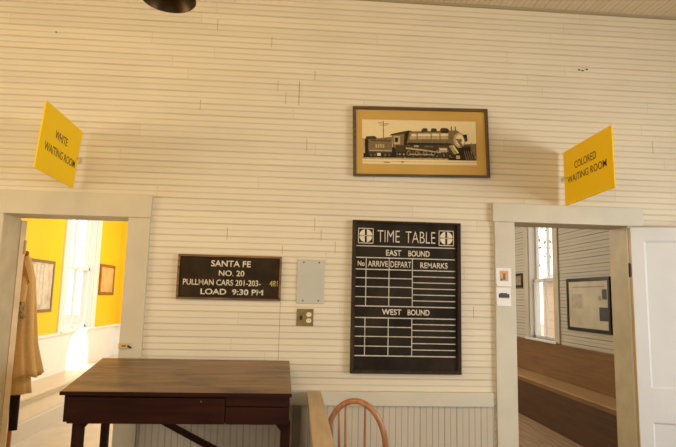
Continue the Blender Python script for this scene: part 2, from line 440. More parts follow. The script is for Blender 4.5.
# ------------------------------------------------ doors
# door_1: opened into the yellow room, seen along its hinge edge
d1 = sthing('door_1', (-1.930, .238, 0), (0, 0, math.radians(130)))
def door_leaf(parent, wd, h, th, m, rails, stile=.105):
    """leaf from local x=0 (hinge) to wd, y 0..th"""
    bm = bmesh.new()
    bx(bm, 0, stile, 0, th, .01, h); bx(bm, wd-stile, wd, 0, th, .01, h)
    zs = rails
    for a, b in zs: bx(bm, stile, wd-stile, 0, th, a, b)
    leaf = obj('door_leaf', bm, m, parent, local=True)
    for i in range(len(zs)-1):
        bm = bmesh.new(); a, b = zs[i][1], zs[i+1][0]
        bx(bm, stile-.002, wd-stile+.002, th*.32, th*.68, a-.002, b+.002)
        # sloped moulding
        for yy, ys in ((th*.32, 0.002), (th*.68, th-.002)):
            q = .014
            o_ = [(stile, a), (wd-stile, a), (wd-stile, b), (stile, b)]; i_ = [(stile+q, a+q), (wd-stile-q, a+q), (wd-stile-q, b-q), (stile+q, b-q)]
            vo = [bm.verts.new((x, ys, z)) for x, z in o_]; vi = [bm.verts.new((x, yy, z)) for x, z in i_]
            for k in range(4): bm.faces.new((vo[k], vo[(k+1) % 4], vi[(k+1) % 4], vi[k]))
        obj('door_panel', bm, m, parent, local=True)
    return leaf
door_leaf(d1, .74, 1.985, .036, M_['tan'], [(.01, .22), (.70, .92), (1.87, 1.985)])
M_['iron'] = mat('dark_iron', (.05, .04, .035), .5, .7)
M_['brass'] = mat('aged_brass', (.42, .30, .12), .38, .9, noise=.3, nscale=30)
M_['lhinge'] = mat('painted_hinge', (.45, .33, .17), .45, .5)
bm = bmesh.new(); rod(bm, (-.004, .0, 1.745), (-.004, .0, 1.845), .008, seg=10)
for k in range(3): rod(bm, (-.004, 0, 1.76+k*.033), (-.004, 0, 1.765+k*.033), .0105, seg=10)
bx(bm, 0, .034, -.003, .0, 1.752, 1.838)
obj('hinge', bm, M_['lhinge'], d1, local=True)
bm = bmesh.new(); rod(bm, (.68, -.05, .96), (.68, .086, .96), .012); 
for yy in (-.05, .086):
    bmesh.ops.create_uvsphere(bm, u_segments=14, v_segments=8, radius=.028, matrix=Matrix.Translation((.68, yy, .96)))
obj('door_knob', bm, M_['brass'], d1, local=True, smooth=True)

# door_2: white two-panel door, opened back against the wall on the right
d2 = sthing('door_2', (RX1+.004, -.034, 0), (0, 0, math.radians(-15)))
for_th = .036
bm = None
def door2():
    # hinge at local x=0, leaf toward +x, thickness toward -y (front face faces the room)
    t = bpy.data.objects.new('door_leaf_frame', None)
    wd, h, th, st = .83, 2.038, .036, .085
    m = M_['doorwhite']
    bm = bmesh.new()
    rails = [(.01, .22), (.70, .925), (1.945, h)]
    bx(bm, 0, st, -th, 0, .01, h, .0015); bx(bm, wd-st, wd, -th, 0, .01, h, .0015)
    for a, b in rails: bx(bm, st, wd-st, -th, 0, a, b)
    obj('door_leaf', bm, m, d2, local=True)
    for i in range(2):
        a, b = rails[i][1], rails[i+1][0]
        bm = bmesh.new(); bx(bm, st-.002, wd-st+.002, -th+.011, -.011, a-.002, b+.002)
        q = .014
        o_ = [(st, a), (wd-st, a), (wd-st, b), (st, b)]; i_ = [(st+q, a+q), (wd-st-q, a+q), (wd-st-q, b-q), (st+q, b-q)]
        vo = [bm.verts.new((x, -th+.001, z)) for x, z in o_]; vi = [bm.verts.new((x, -th+.0105, z)) for x, z in i_]
        for k in range(4): bm.faces.new((vo[k], vo[(k+1) % 4], vi[(k+1) % 4], vi[k]))
        obj('door_panel', bm, m, d2, local=True)
door2()
obj('door_edge', B(-.004, 0.0, -.036, 0, .01, 2.038), mat('bare_yellow_door_edge', (.62, .42, .17), .5, noise=.25), d2, local=True)
bm = bmesh.new(); rod(bm, (-.008, -.004, 1.685), (-.008, -.004, 1.785), .007, seg=10); bx(bm, -.008, -.004, -.03, -.002, 1.69, 1.78)
obj('hinge', bm, M_['iron'], d2, local=True)
bm = bmesh.new(); rod(bm, (.77, -.036, .96), (.77, -.09, .96), .011)
bmesh.ops.create_uvsphere(bm, u_segments=14, v_segments=8, radius=.028, matrix=Matrix.Translation((.77, -.09, .96)))
obj('door_knob', bm, M_['brass'], d2, local=True, smooth=True)

# ================================================================ OBJECTS
# ---- slant-top standing desk
dk = thing('standing_desk', 'dark brown slant-top standing desk with worn wooden top against the cream wall', 'desk', (-.61, -.4, 0))
DW0, DW1 = -1.222, -.006
Y0, Y1 = -.72, -.10
Z0, Z1 = .972, 1.076
def zt(y): return Z0 + (y-Y0)/(Y1-Y0)*(Z1-Z0)
M_['desktop'] = wood('worn_desk_top', (.26, .145, .052), (.13, .066, .024), 'X', .36, 3.2, seam=.155, seam_axis='Y', coat=.1)
nt = M_['desktop'].node_tree; bs = nt.nodes['Principled BSDF']; src = bs.inputs['Base Color'].links[0].from_socket
tc = nt.nodes.new('ShaderNodeTexCoord'); mp = nt.nodes.new('ShaderNodeMapping'); mp.inputs['Scale'].default_value = (1.2, 3.2, 1); mp.inputs['Location'].default_value = (.35, .1, 0)
ns = nt.nodes.new('ShaderNodeTexNoise'); ns.inputs['Scale'].default_value = 2.2; ns.inputs['Detail'].default_value = 7; ns.inputs['Roughness'].default_value = .62
mr = nt.nodes.new('ShaderNodeMapRange'); mr.inputs[1].default_value = .50; mr.inputs[2].default_value = .64; mr.inputs[4].default_value = .75
mx = nt.nodes.new('ShaderNodeMix'); mx.data_type = 'RGBA'; mx.inputs[7].default_value = (.045, .022, .010, 1)
nt.links.new(tc.outputs['Object'], mp.inputs[0]); nt.links.new(mp.outputs[0], ns.inputs['Vector']); nt.links.new(ns.outputs[0], mr.inputs[0]); nt.links.new(mr.outputs[0], mx.inputs[0])
nt.links.new(src, mx.inputs[6]); nt.links.new(mx.outputs[2], bs.inputs['Base Color'])
M_['desk'] = wood('dark_desk_wood', (.034, .009, .004), (.018, .005, .0025), 'X', .45, 3.0, spec=.12)
M_['deskleg'] = wood('dark_desk_leg_wood', (.034, .011, .005), (.018, .006, .003), 'Z', .45, 3.0, spec=.12)
bm = prism(bmesh.new(), [(Y0, Z0), (Y1, Z1), (Y1, Z1-.018), (Y0, Z0-.018)], 'X', DW0, DW1)
for v in bm.verts:
    if v.co.y > -.2 and v.co.x > -.1: v.co.x -= .024
bmesh.ops.bevel(bm, geom=list(bm.edges), offset=.002, segments=1, affect='EDGES')
obj('desk_top', bm, M_['desktop'], dk)
obj('top_edge', prism(bmesh.new(), [(Y0-.004, Z0+.0005), (Y0, Z0+.0005), (Y0, Z0-.019), (Y0-.004, Z0-.019)], 'X', DW0-.001, DW1+.001), M_['desk'], dk)
ax0, ax1, af, ab = DW0+.018, DW1-.012, Y0+.02, Y1-.03
bm = bmesh.new()
for xa, xb in ((ax0, ax0+.02), (ax1-.02, ax1)):
    prism(bm, [(af, .815), (ab, .815), (ab, zt(ab)-.019), (af, zt(af)-.019)], 'X', xa, xb)
bx(bm, ax0, ax1, ab-.02, ab, .815, zt(ab)-.022)
bx(bm, ax0+.02, ax1-.02, af+.012, af+.03, .815, zt(af)-.022)
bx(bm, ax0, ax1, af, ab, .813, .819)
for v in bm.verts:
    if v.co.y > -.2 and v.co.x > -.1: v.co.x -= .026
obj('desk_case', bm, M_['desk'], dk)
obj('front_panel', B(ax0+.022, -.362, af-.008, af+.012, .806, Z0-.030, .002), M_['desk'], dk)
dr = obj('drawer', B(-.358, ax1+.002, af-.008, af+.012, .806, .896, .002), M_['desk'], dk)
obj('front_rail', B(-.358, ax1+.002, af-.008, af+.012, .901, Z0-.020, .002), M_['desk'], dk)
kb = bmesh.new(); rod(kb, (-.49, af-.008, .925), (-.49, af-.014, .925), .004, .003, 10)
obj('nail_head', kb, M_['brass'], dk)
legs = [(-1.166, -.67, -1.114), (-.062, -.67, -.010), (-1.170, -.20, -1.130), (-.062, -.20, -.022)]
for i, (xa, ya, xb) in enumerate(legs):
    obj('leg', B(xa, xb, ya, ya+.05, 0, .813 if i < 2 else .813, .003), M_['deskleg'], dk)
for s, xa in ((1, -1.114), (-1, -.062)):
    obj('corner_bracket', prism(bmesh.new(), [(xa, .813), (xa+s*.04, .813), (xa, .765)], 'Y', -.665, -.64), M_['deskleg'], dk)
obj('diagonal_brace', prism(bmesh.new(), [(-1.075, .813), (-1.005, .813), (-.045, .335), (-.045, .285)], 'Y', -.152, -.135), M_['deskleg'], dk)
obj('stretcher', B(-1.16, -1.135, -.63, -.19, .18, .23, .002), M_['deskleg'], dk)
obj('stretcher', B(-.055, -.030, -.63, -.19, .18, .23, .002), M_['deskleg'], dk)

# ---- half-height partition with a wooden cap
pt = thing('partition_rail', 'waist-high partition with a flat tan wooden cap running out from the wall beside the desk', 'partition', (.137, -.9, 0))
M_['cap'] = wood('tan_cap_wood', (.58, .42, .23), (.44, .30, .155), 'Y', .4, 3)
obj('cap', B(.091, .184, -1.95, -.04, .848, .876, .003), M_['cap'], pt)
obj('partition_panel', B(.112, .163, -1.93, -.045, 0, .848), M_['wains_side'], pt)
obj('edge_strip', B(.100, .112, -1.93, -.045, .812, .848), mat('yellow_edge_strip', (.66, .50, .18), .5), pt)
obj('end_post', B(.098, .177, -1.94, -1.87, 0, .848, .003), M_['ctrim'], pt)
obj('wall_post', B(.0, .055, -.060, -.011, 0, .779, .003), mat('shaded_brown_post_paint', (.22, .17, .11), .5, noise=.2), pt)  # dark colour holds the shade on this wall strip, built as a post

# ---- bow-back chair
ch = thing('bow_back_chair', 'light brown bow-back spindle chair standing behind the partition under the timetable', 'chair', (.410, -.38, 0), (0, 0, math.radians(-14)))
M_['chair'] = wood('orange_brown_chair_wood', (.46, .20, .075), (.30, .12, .045), 'Z', .32, 4, coat=.3)
def chair():
    # local: back at y=-.20, front of the seat toward +y ; seat z .45
    bm = bmesh.new()
    prof = [(0.0, .425), (.15, .425), (.190, .430), (.198, .442), (.193, .455), (.17, .458), (.10, .450), (0.0, .446)]
    lathe(bm, prof[1:-1], 40, cap0=True, cap1=True)
    for v in bm.verts: v.co.x *= 1.0; v.co.y *= .97
    obj('seat', bm, M_['chair'], ch, local=True, smooth=True)
    bm = bmesh.new(); pts = []; n = 40
    for i in range(n+1):
        a = PI*i/n
        x = -.176*math.cos(a)*(1.0 if True else 1)
        hz = .448 + .468*(math.sin(a)**.62)
        # sides narrow slightly at the seat
        k = (hz-.448)/.468
        x *= (.96 + .08*math.sin(k*PI*.62))
        pts.append((x, -.150-.085*k, hz))
    tube(bm, pts, .0155, 12, 1.1)
    obj('bow', bm, M_['chair'], ch, local=True, smooth=True)
    for fx in (-.140, -.098, -.062, .052):
        bm = bmesh.new()
        # top z on the bow
        best = min(pts[3:-3], key=lambda p: abs(p[0]-fx) + (0 if p[2] > .6 else 9))
        b0 = Vector((fx*.95, -.160, .448)); b1 = Vector(best)
        ps = [b0.lerp(b1, t) for t in (0, .3, .6, 1)]
        tube(bm, ps, [.0065, .0085, .0075, .005], 10)
        obj('spindle', bm, M_['chair'], ch, local=True, smooth=True)
    tops = [(-.12, -.11), (.12, -.11), (-.12, .12), (.12, .12)]; bots = [(-.165, -.20), (.175, -.20), (-.165, .19), (.175, .19)]
    for (a, b), (c, d) in zip(tops, bots):
        bm = bmesh.new(); A = Vector((a, b, .43)); Bv = Vector((c, d, 0))
        tube(bm, [A.lerp(Bv, t) for t in (0, .2, .28, .34, .6, .75, .8, 1)], [.014, .019, .013, .019, .021, .016, .019, .013], 12)
        obj('leg', bm, M_['chair'], ch, local=True, smooth=True)
    for pa, pb in (((-.155, -.158, .20), (-.155, .158, .20)), ((.155, -.158, .20), (.155, .158, .20)), ((-.155, 0, .20), (.155, 0, .20))):
        bm = bmesh.new(); A = Vector(pa); Bv = Vector(pb)
        tube(bm, [A.lerp(Bv, t) for t in (0, .25, .5, .75, 1)], [.008, .010, .013, .010, .008], 10)
        obj('stretcher', bm, M_['chair'], ch, local=True, smooth=True)
chair()

# ---- yellow signs on brackets
def sign(label, xpos, side, lines):
    """side=+1: readable face looks toward +X"""
    t = thing('hanging_sign', label, 'sign', (xpos, 0, 2.18))
    y0, y1 = -.655, -.035
    obj('sign_board', B(xpos-.004, xpos+.004, y0, y1, 2.183, 2.580, .001), M_['brass_gold'], t)
    bm = bmesh.new(); 
    for z in (2.385,):
        rod(bm, (xpos+side*.006, y1-.04, z), (xpos+side*.006, -.004, z), .0025, seg=8)
        rod(bm, (xpos+side*.003, y1-.03, z), (xpos+side*.012, y1-.03, z), .006, seg=10)
        bx(bm, xpos-.012, xpos+.016, -.006, 0, z-.018, z+.018)
    obj('bracket', bm, M_['steel'], t)
    t.rotation_euler = (0, 0, 0)
    for s, w_, h_, zc, yc in lines:
        right = (0, 1, 0) if side > 0 else (0, -1, 0)
        write(s, w_, h_, .0006, .006, (xpos+side*.0041, yc, zc), right, (0, 0, 1), M_['signtext'], t)
    if side < 0: t.rotation_euler = (-.022, 0, 0)
    if side > 0: t.location.x = -1.530; t.rotation_euler = (0, .078, .048)
    return t
M_['steel'] = mat('galvanised_steel', (.55, .53, .48), .35, .8)
M_['signtext'] = mat('dark_olive_lettering', (.055, .045, .008), .6)
sign('yellow hanging sign reading WHITE WAITING ROOM above the left doorway', -1.505, 1, [('WHITE', .20, .050, 2.437, -.36), ('WAITING ROOM', .50, .050, 2.337, -.330)])
sign('yellow hanging sign reading COLORED WAITING ROOM above the right doorway', 1.915, -1, [('COLORED', .28, .052, 2.445, -.33), ('WAITING ROOM', .50, .050, 2.360, -.335)])

# ---- train departure sign
ts = thing('departure_sign', 'small dark framed board reading SANTA FE NO. 20 with white painted letters', 'sign', (-.455, 0, 1.46))
M_['boardblack'] = mat('brown_black_board', (.024, .014, .006), .6, spec=.12, noise=.5, nscale=9, col2=(.042, .025, .011))
M_['oldframe'] = wood('worn_brown_frame', (.30, .14, .045), (.05, .024, .010), 'X', .5, 5)
M_['cream_letter'] = mat('cream_lettering', (.78, .70, .54), .6, noise=.2, nscale=60)
M_['yellow_letter'] = mat('faded_yellow_lettering', (.66, .50, .15), .6, noise=.5, nscale=120)
x0, x1, z0, z1 = -.804, -.105, 1.460, 1.762
obj('sign_panel', B(x0+.008, x1-.008, -.014, -.002, z0+.008, z1-.008), M_['boardblack'], ts)
bm = bmesh.new(); f = .014
bx(bm, x0, x1, -.024, 0, z0, z0+f, .002); bx(bm, x0, x1, -.024, 0, z1-f, z1, .002); bx(bm, x0, x0+f, -.024, 0, z0+f, z1-f, .002); bx(bm, x1-f, x1, -.024, 0, z0+f, z1-f, .002)
obj('sign_frame', bm, M_['oldframe'], ts)
for s, xa, xb, za, zb, k, off in (('SANTA FE', -.583, -.315, 1.683, 1.726, 'cream_letter', .02), ('NO. 20', -.528, -.356, 1.620, 1.659, 'cream_letter', .015),
                     ('PULLMAN CARS 201-203-', -.764, -.243, 1.556, 1.596, 'cream_letter', .015), ('481', -.184, -.128, 1.557, 1.597, 'yellow_letter', .02),
                     ('LOAD  9:30 PM', -.644, -.225, 1.494, 1.534, 'cream_letter', .022)):
    write(s, xb-xa, zb-za, .0005, off, ((xa+xb)/2, -.0141, (za+zb)/2), (1, 0, 0), (0, 0, 1), M_[k], ts)

# ---- timetable board
tt = thing('timetable_board', 'tall black TIME TABLE board with white ruled columns in a dark wooden frame', 'board', (.761, 0, .99))
M_['tboard'] = mat('chalky_black_board', (.014, .010, .006), .6, spec=.12, noise=.5, nscale=4, col2=(.034, .025, .015))
M_['tframe'] = wood('dark_timetable_frame', (.050, .030, .013), (.022, .013, .006), 'Z', .55, 5, spec=.15)
x0, x1, z0, z1 = .378, 1.143, .990, 2.033
obj('board_panel', B(x0+.01, x1-.01, -.016, -.002, z0+.01, z1-.01), M_['tboard'], tt)
bm = bmesh.new(); f = .024
bx(bm, x0, x1, -.034, 0, z0, z0+f, .002); bx(bm, x0, x1, -.034, 0, z1-f*.6, z1, .002); bx(bm, x0, x0+f, -.034, 0, z0+f, z1-f*.6, .002); bx(bm, x1-f, x1, -.034, 0, z0+f, z1-f*.6, .002)
obj('board_frame', bm, M_['tframe'], tt)
M_['chalk'] = mat('white_ruling', (.62, .57, .46), .6, noise=.25, nscale=40)
bm = bmesh.new(); ys, ye = -.0166, -.0160
def hl(xa, xb, z, w=.006): bx(bm, xa, xb, ys, ye, z-w/2, z+w/2)
def vl(x, za, zb, w=.0055): bx(bm, x-w/2, x+w/2, ys-.0001, ye, za, zb)
for z in (1.855, 1.774, 1.693, 1.441, 1.362, 1.107): hl(.406, 1.105, z, .007)
for z in (1.633, 1.573, 1.503): hl(.406, .802, z)
for z in (1.650, 1.608, 1.566, 1.524, 1.483): hl(.802, 1.105, z)
for z in (1.300, 1.236, 1.171): hl(.406, .800, z)
for z in (1.322, 1.281, 1.238, 1.193, 1.150): hl(.800, 1.105, z)
for x in (.477, .638, .802): vl(x, 1.441, 1.774); vl(x-.002, 1.107, 1.362)
obj('ruling', bm, M_['chalk'], tt)
for s, xa, xb, za, zb, off in (('TIME', .554, .710, 1.885, 1.968, -.01), ('TABLE', .752, .964, 1.884, 1.966, -.01), ('EAST', .615, .724, 1.790, 1.832, .02), ('BOUND', .772, .924, 1.789, 1.831, .02),
                     ('No', .418, .466, 1.714, 1.750, .02), ('ARRIVE', .489, .629, 1.712, 1.752, .01), ('DEPART', .648, .794, 1.711, 1.752, .0), ('REMARKS', .858, 1.052, 1.710, 1.750, .012),
                     ('WEST', .591, .727, 1.383, 1.423, .02), ('BOUND', .770, .924, 1.383, 1.423, .02)):
    write(s, xb-xa, zb-za, .0005, off, ((xa+xb)/2, -.0161, (za+zb)/2), (1, 0, 0), (0, 0, 1), M_['cream_letter'], tt)
for cx, cz in ((.4715, 1.926), (1.043, 1.925)):
    bm = bmesh.new(); h = .054; w = .005
    bx(bm, cx-h, cx+h, ys, ye, cz-h, cz-h+w); bx(bm, cx-h, cx+h, ys, ye, cz+h-w, cz+h); bx(bm, cx-h, cx-h+w, ys, ye, cz-h, cz+h); bx(bm, cx+h-w, cx+h, ys, ye, cz-h, cz+h)
    # white disc split by a dark cross
    R_ = .046; g = .0075
    for sx in (-1, 1):
        for sz in (-1, 1):
            a0 = math.asin(g/R_); pts = [(cx+sx*g, cz+sz*g*.55)]
            for k in range(9):
                a = a0*.6 + (PI/2-a0*1.6)*k/8
                pts.append((cx+sx*R_*math.cos(a), cz+sz*R_*math.sin(a)))
            prism(bm, pts, 'Y', ys, ye)
    bx(bm, cx-R_+.006, cx+R_-.006, ys-.0002, ye, cz-.0018, cz+.0018)
    obj('emblem', bm, M_['cream_letter'], tt)

# ---- framed locomotive photograph
fp = thing('framed_photograph', 'wide framed sepia photograph of a steam locomotive in a gold mat', 'picture', (.862, 0, 2.615), (0, -.026, 0))
M_['pframe'] = wood('dark_bronze_frame', (.12, .075, .028), (.06, .035, .013), 'X', .4, 6)
M_['mat_gold'] = mat('gold_mat_board', (.56, .34, .075), .7, noise=.08, nscale=3)
W2, H2 = .494, .255
bm = bmesh.new(); f = .022
for a in ((-W2, W2, -H2, -H2+f*.7), (-W2, W2, H2-f, H2), (-W2, -W2+f, -H2+f*.7, H2-f), (W2-f, W2, -H2+f*.7, H2-f)):
    bx(bm, a[0], a[1], -.034, -.002, a[2], a[3], .003)
obj('picture_frame', bm, M_['pframe'], fp, local=True)
obj('mat_board', B(-W2+.01, W2-.01, -.020, -.004, -H2+.01, H2-.01), M_['mat_gold'], fp, local=True)
def sepia(n, c): return mat('sepia_'+n, c, .5, noise=.04 if n == 'paper' else .3, nscale=45, spec=.2)
SEP = [sepia('paper', (.78, .63, .34)), sepia('light', (.52, .39, .19)), sepia('mid', (.22, .15, .065)), sepia('dark', (.075, .048, .018)), sepia('black', (.025, .016, .007))]
bm = bmesh.new()
PX0, PX1, PZ0, PZ1 = -.428, .403, -.165, .160
layer = [0]
def P2(u, v): return (PX0+(PX1-PX0)*u/114.0, PZ1-(PZ1-PZ0)*v/47.0)
def poly(pts, mi):
    layer[0] += 1; y = -.0203-.00004*layer[0]
    vs = [bm.verts.new((P2(u, v)[0], y, P2(u, v)[1])) for u, v in pts]
    f_ = bm.faces.new(vs); f_.material_index = mi
def rc(u0, v0, u1, v1, mi): poly([(u0, v0), (u1, v0), (u1, v1), (u0, v1)], mi)
def el(u, v, ru, rv, mi, n=14): poly([(u+ru*math.cos(2*PI*k/n), v+rv*math.sin(2*PI*k/n)) for k in range(n)], mi)
rc(0, 0, 114, 47, 0); rc(0, 38.5, 114, 42, 1); rc(0, 44, 114, 44.5, 1)
rc(0, 20, 3, 38, 1); poly([(88, 25), (114, 24), (114, 38), (88, 38)], 2)
rc(20.6, 1, 21.4, 19, 2); rc(16, 3, 21, 3.7, 2); rc(21, 4, 27, 4.7, 2); rc(17, 5.5, 25, 6, 2)
rc(2.5, 21, 6.5, 38, 4); poly([(6, 20), (14, 20), (29.5, 18), (29.5, 35), (6, 35)], 2); poly([(3, 21), (4, 18), (12, 17.5), (14.5, 19), (13.5, 21.5)], 3)
rc(8, 22, 28.5, 23, 3); rc(7, 32.5, 29, 33.6, 1); rc(6, 33.8, 33, 36, 3); rc(1, 36, 57, 40.3, 4)
for u in (13, 15.4, 17.8, 20.2): rc(u, 26, u+1.5, 30, 1)
rc(14.5, 35.5, 18, 38.5, 0)
for u in (8.5, 12.3, 22.5, 26.5, 31): el(u, 37.6, 1.7, 1.9, 3); el(u, 37.6, .8, .9, 2)
poly([(29.5, 16.5), (42, 14), (43, 29), (30, 30)], 2); rc(31, 17, 37.5, 26, 1); rc(32.3, 18.8, 35.5, 23.5, 4); poly([(27, 17), (29, 15), (39, 12.5), (46, 11), (49, 11.2), (44, 14.5)], 3)
poly([(42, 14), (48.5, 11.3), (50, 12), (44.5, 28), (41, 28)], 4); poly([(29.5, 29), (33, 30), (33, 39), (29, 39)], 4)
poly([(47, 12), (90, 10.2), (93, 12), (93, 25), (45, 25.5), (44, 24)], 2); poly([(48.5, 14), (90, 12.5), (91, 19.5), (47, 20.5)], 1); poly([(49, 15), (89, 13.7), (89, 15.7), (49, 17)], 0)
rc(45, 24, 92, 26.5, 4)
for u, r in ((62.5, 2.6), (71.5, 2.9)): poly([(u-r, 12), (u-r, 9.6), (u-r+.8, 8.2), (u+r-.8, 8.2), (u+r, 9.6), (u+r, 12)], 3)
poly([(77.5, 12), (78, 9), (79.5, 7.6), (84.5, 7.6), (86.5, 9), (87, 12)], 3); rc(79, 11, 86, 13, 4); rc(59, 9.6, 62, 12.5, 3)
rc(88.8, 5.7, 89.7, 11, 3); rc(92.8, 5.7, 93.7, 11.5, 3)
for u in (54, 68, 77, 86): poly([(u, 13), (u+1, 13), (u+1, 24), (u, 24)], 2)
poly([(33, 27), (95, 25), (108, 26), (113.5, 42), (86, 42), (84, 40.3), (33, 40.3)], 3)
for i, u in enumerate((46, 54, 62, 70)): el(u, 35.2, 3.7, 4.6, 4); el(u, 35.2, 2.5, 3.1, 2); el(u, 35.2, 1.1, 1.4, 4)
for u in (37, 41): el(u, 36.6, 2, 2.4, 4); el(u, 36.6, .9, 1, 1)
for u in (81, 87): el(u, 37.6, 2.4, 2.8, 4); el(u, 37.6, 1.2, 1.3, 2)
poly([(43, 29), (60, 31), (78, 33.5), (78, 34.6), (60, 32.6), (43, 31)], 1); poly([(46, 36), (70, 36), (70, 37), (46, 37)], 1); rc(51, 26.8, 56, 28.6, 1); rc(62, 27.2, 74, 28.3, 2)
rc(76, 29, 84.5, 33.6, 1); rc(77, 30, 84, 31.2, 0); rc(70, 26, 88, 28.4, 3)
el(92.5, 18, 7, 8.3, 2); el(97, 20.5, 6.2, 8.2, 1); el(97.6, 20.5, 4.4, 6.2, 0); el(98, 20.8, 1.5, 2, 2)
poly([(93, 19), (96, 19), (101, 27), (98, 28)], 2)
poly([(100, 15), (104.5, 14), (105, 18), (102, 19.5)], 4); el(103.5, 19.8, 1.8, 2.2, 3)
poly([(86, 27), (89, 26), (94.5, 36), (92, 37)], 1); poly([(89.5, 26.5), (91, 26), (97, 36), (95.5, 36.5)], 0)
poly([(96, 29), (107, 28), (113.5, 42), (97, 42)], 4); poly([(88, 37), (97, 34), (99, 42), (86, 42)], 4); rc(93, 37, 97, 40.5, 1)
for k in range(5): poly([(101+k*2.1, 32), (101.6+k*2.1, 32), (104+k*2.2, 41.5), (103.2+k*2.2, 41.5)], 2)
rc(108.5, 23, 109.2, 38, 2); rc(112.8, 24, 113.8, 41, 2); rc(38, 44.2, 41, 45.2, 3); rc(21, 45, 27, 45.6, 3)
rnd = random.Random(3)
for k in range(70):
    u = rnd.uniform(34, 92); v = rnd.uniform(27, 40); a = rnd.uniform(.4, 1.5); b_ = rnd.uniform(.25, .7)
    rc(u, v, u+a, v+b_, rnd.choice((1, 2, 3, 4, 4)))
bmx = bm
obj('photograph_print', bmx, SEP, fp, local=True)

# ---- blank electrical cover plate, switch plate
cp = thing('cover_plate', 'blank pale grey metal cover plate screwed to the wall beside the timetable', 'plate', (.098, 0, 1.45))
M_['plate'] = mat('pale_grey_green_plate', (.50, .49, .41), .4, .0, noise=.05)
obj('plate', B(.002, .190, -.007, 0, 1.447, 1.750, .002), M_['plate'], cp)
for x in (.046, .152):
    for z in (1.468, 1.729):
        bm = bmesh.new(); rod(bm, (x, -.007, z), (x, -.0095, z), .0055, .004, 12)
        obj('screw', bm, M_['iron'], cp)
op = thing('outlet_plate', 'small brass wall plate with a black toggle switch and cream outlet below the blank plate', 'switch', (.065, 0, 1.295))
M_['brassplate'] = mat('tarnished_brass_plate', (.24, .165, .055), .45, .35, noise=.35, nscale=25)
M_['ivory'] = mat('ivory_plastic', (.78, .68, .42), .4)
obj('plate', B(.008, .122, -.006, 0, 1.296, 1.412, .002), M_['brassplate'], op)
bm = bmesh.new(); bx(bm, .032, .046, -.008, -.006, 1.338, 1.366); rod(bm, (.039, -.006, 1.356), (.039, -.022, 1.343), .005, .004, 10)
obj('switch_toggle', bm, M_['black'], op)
for z in (1.374, 1.333):
    bm = bmesh.new(); rod(bm, (.091, -.006, z), (.091, -.0085, z), .0172, seg=24); 
    for v in bm.verts: v.co.z = z + max(-.0145, min(.0145, v.co.z-z))
    s_ = obj('outlet_socket', bm, M_['ivory'], op)
    bm = bmesh.new()
    for dx in (-.006, .006): bx(bm, .091+dx-.0010, .091+dx+.0010, -.0088, -.0084, z-.001, z+.007)
    obj('outlet_slot', bm, M_['black'], s_)

# ---- prints taped to the right casing
M_['paper'] = mat('white_photo_paper', (.84, .83, .80), .4)
def card(label, x0, x1, z0, z1, cols, kind):
    t = thing('photo_card', label, 'card', ((x0+x1)/2, -.026, z0), group='photo cards on the right door casing')
    bm = bmesh.new(); n = 8
    # slightly curled sheet, bottom left corner lifts
    g = [[None]*(n+1) for _ in range(n+1)]
    for i in range(n+1):
        for j in range(n+1):
            u, v = i/n, j/n
            g[i][j] = bm.verts.new((x0+(x1-x0)*u, -.0275-.012*max(0, .35-v)**2*8*(1.2-u), z0+(z1-z0)*v))
    for i in range(n):
        for j in range(n): bm.faces.new((g[i][j], g[i+1][j], g[i+1][j+1], g[i][j+1]))
    r = bmesh.ops.extrude_face_region(bm, geom=list(bm.faces)); bmesh.ops.translate(bm, vec=(0, -.0006, 0), verts=[q for q in r['geom'] if isinstance(q, bmesh.types.BMVert)])
    obj('paper', bm, M_['paper'], t)
    bm = bmesh.new(); xm, zm = (x0+x1)/2+.002, (z0+z1)/2+.006
    yy = -.0290
    def q(xa, xb, za, zb, mi):
        vs = [bm.verts.new(c) for c in ((xa, yy, za), (xb, yy, za), (xb, yy, zb), (xa, yy, zb))]; bm.faces.new(vs).material_index = mi
    if kind == 0:
        q(xm-.024, xm+.024, zm-.026, zm+.030, 0); yy -= .0002; q(xm-.022, xm+.022, zm+.012, zm+.028, 1); yy -= .0002; q(xm-.006, xm+.008, zm-.020, zm+.016, 2); q(xm-.020, xm-.008, zm-.024, zm-.012, 2)
    else:
        q(xm-.030, xm+.030, zm-.010, zm+.010, 2); yy -= .0002; q(xm-.024, xm+.018, zm+.010, zm+.015, 2); q(xm-.028, xm+.028, zm-.014, zm-.010, 0)
    for v in bm.verts: v.co.x = xm+(v.co.x-xm)*1.28; v.co.z = zm+(v.co.z-zm)*1.28
    obj('printed_image', bm, cols, t)
c0 = [mat('card_peach', (.66, .45, .28), .5, noise=.2, nscale=60), mat('card_orange', (.72, .33, .10), .5), mat('card_brown', (.25, .17, .10), .5, noise=.4, nscale=90)]
c1 = [mat('card_grey', (.45, .44, .42), .5), mat('card_mid', (.3, .3, .3), .5), mat('card_dark', (.07, .065, .065), .5, noise=.5, nscale=90)]
card('small white-bordered print with an orange and brown image, upper of two on the right casing', 1.396, 1.504, 1.598, 1.726, c0, 0)
card('small white-bordered print of a dark train, lower of two on the right casing', 1.396, 1.500, 1.462, 1.590, c1, 1)

# ---- latch on left casing
lt = thing('door_latch', 'small worn brass latch keeper on the left doorway casing', 'latch', (-1.11, -.026, 1.12))
obj('keeper', B(-1.150, -1.088, -.040, -.026, 1.128, 1.166, .003), mat('pale_brass_keeper', (.66, .47, .20), .4, .2, noise=.15), lt)
bm = bmesh.new(); bx(bm, -1.128, -1.100, -.0415, -.0395, 1.144, 1.151); rod(bm, (-1.092, -.037, 1.148), (-1.066, -.037, 1.136), .0055, seg=8)
obj('latch_bolt', bm, M_['iron'], lt)

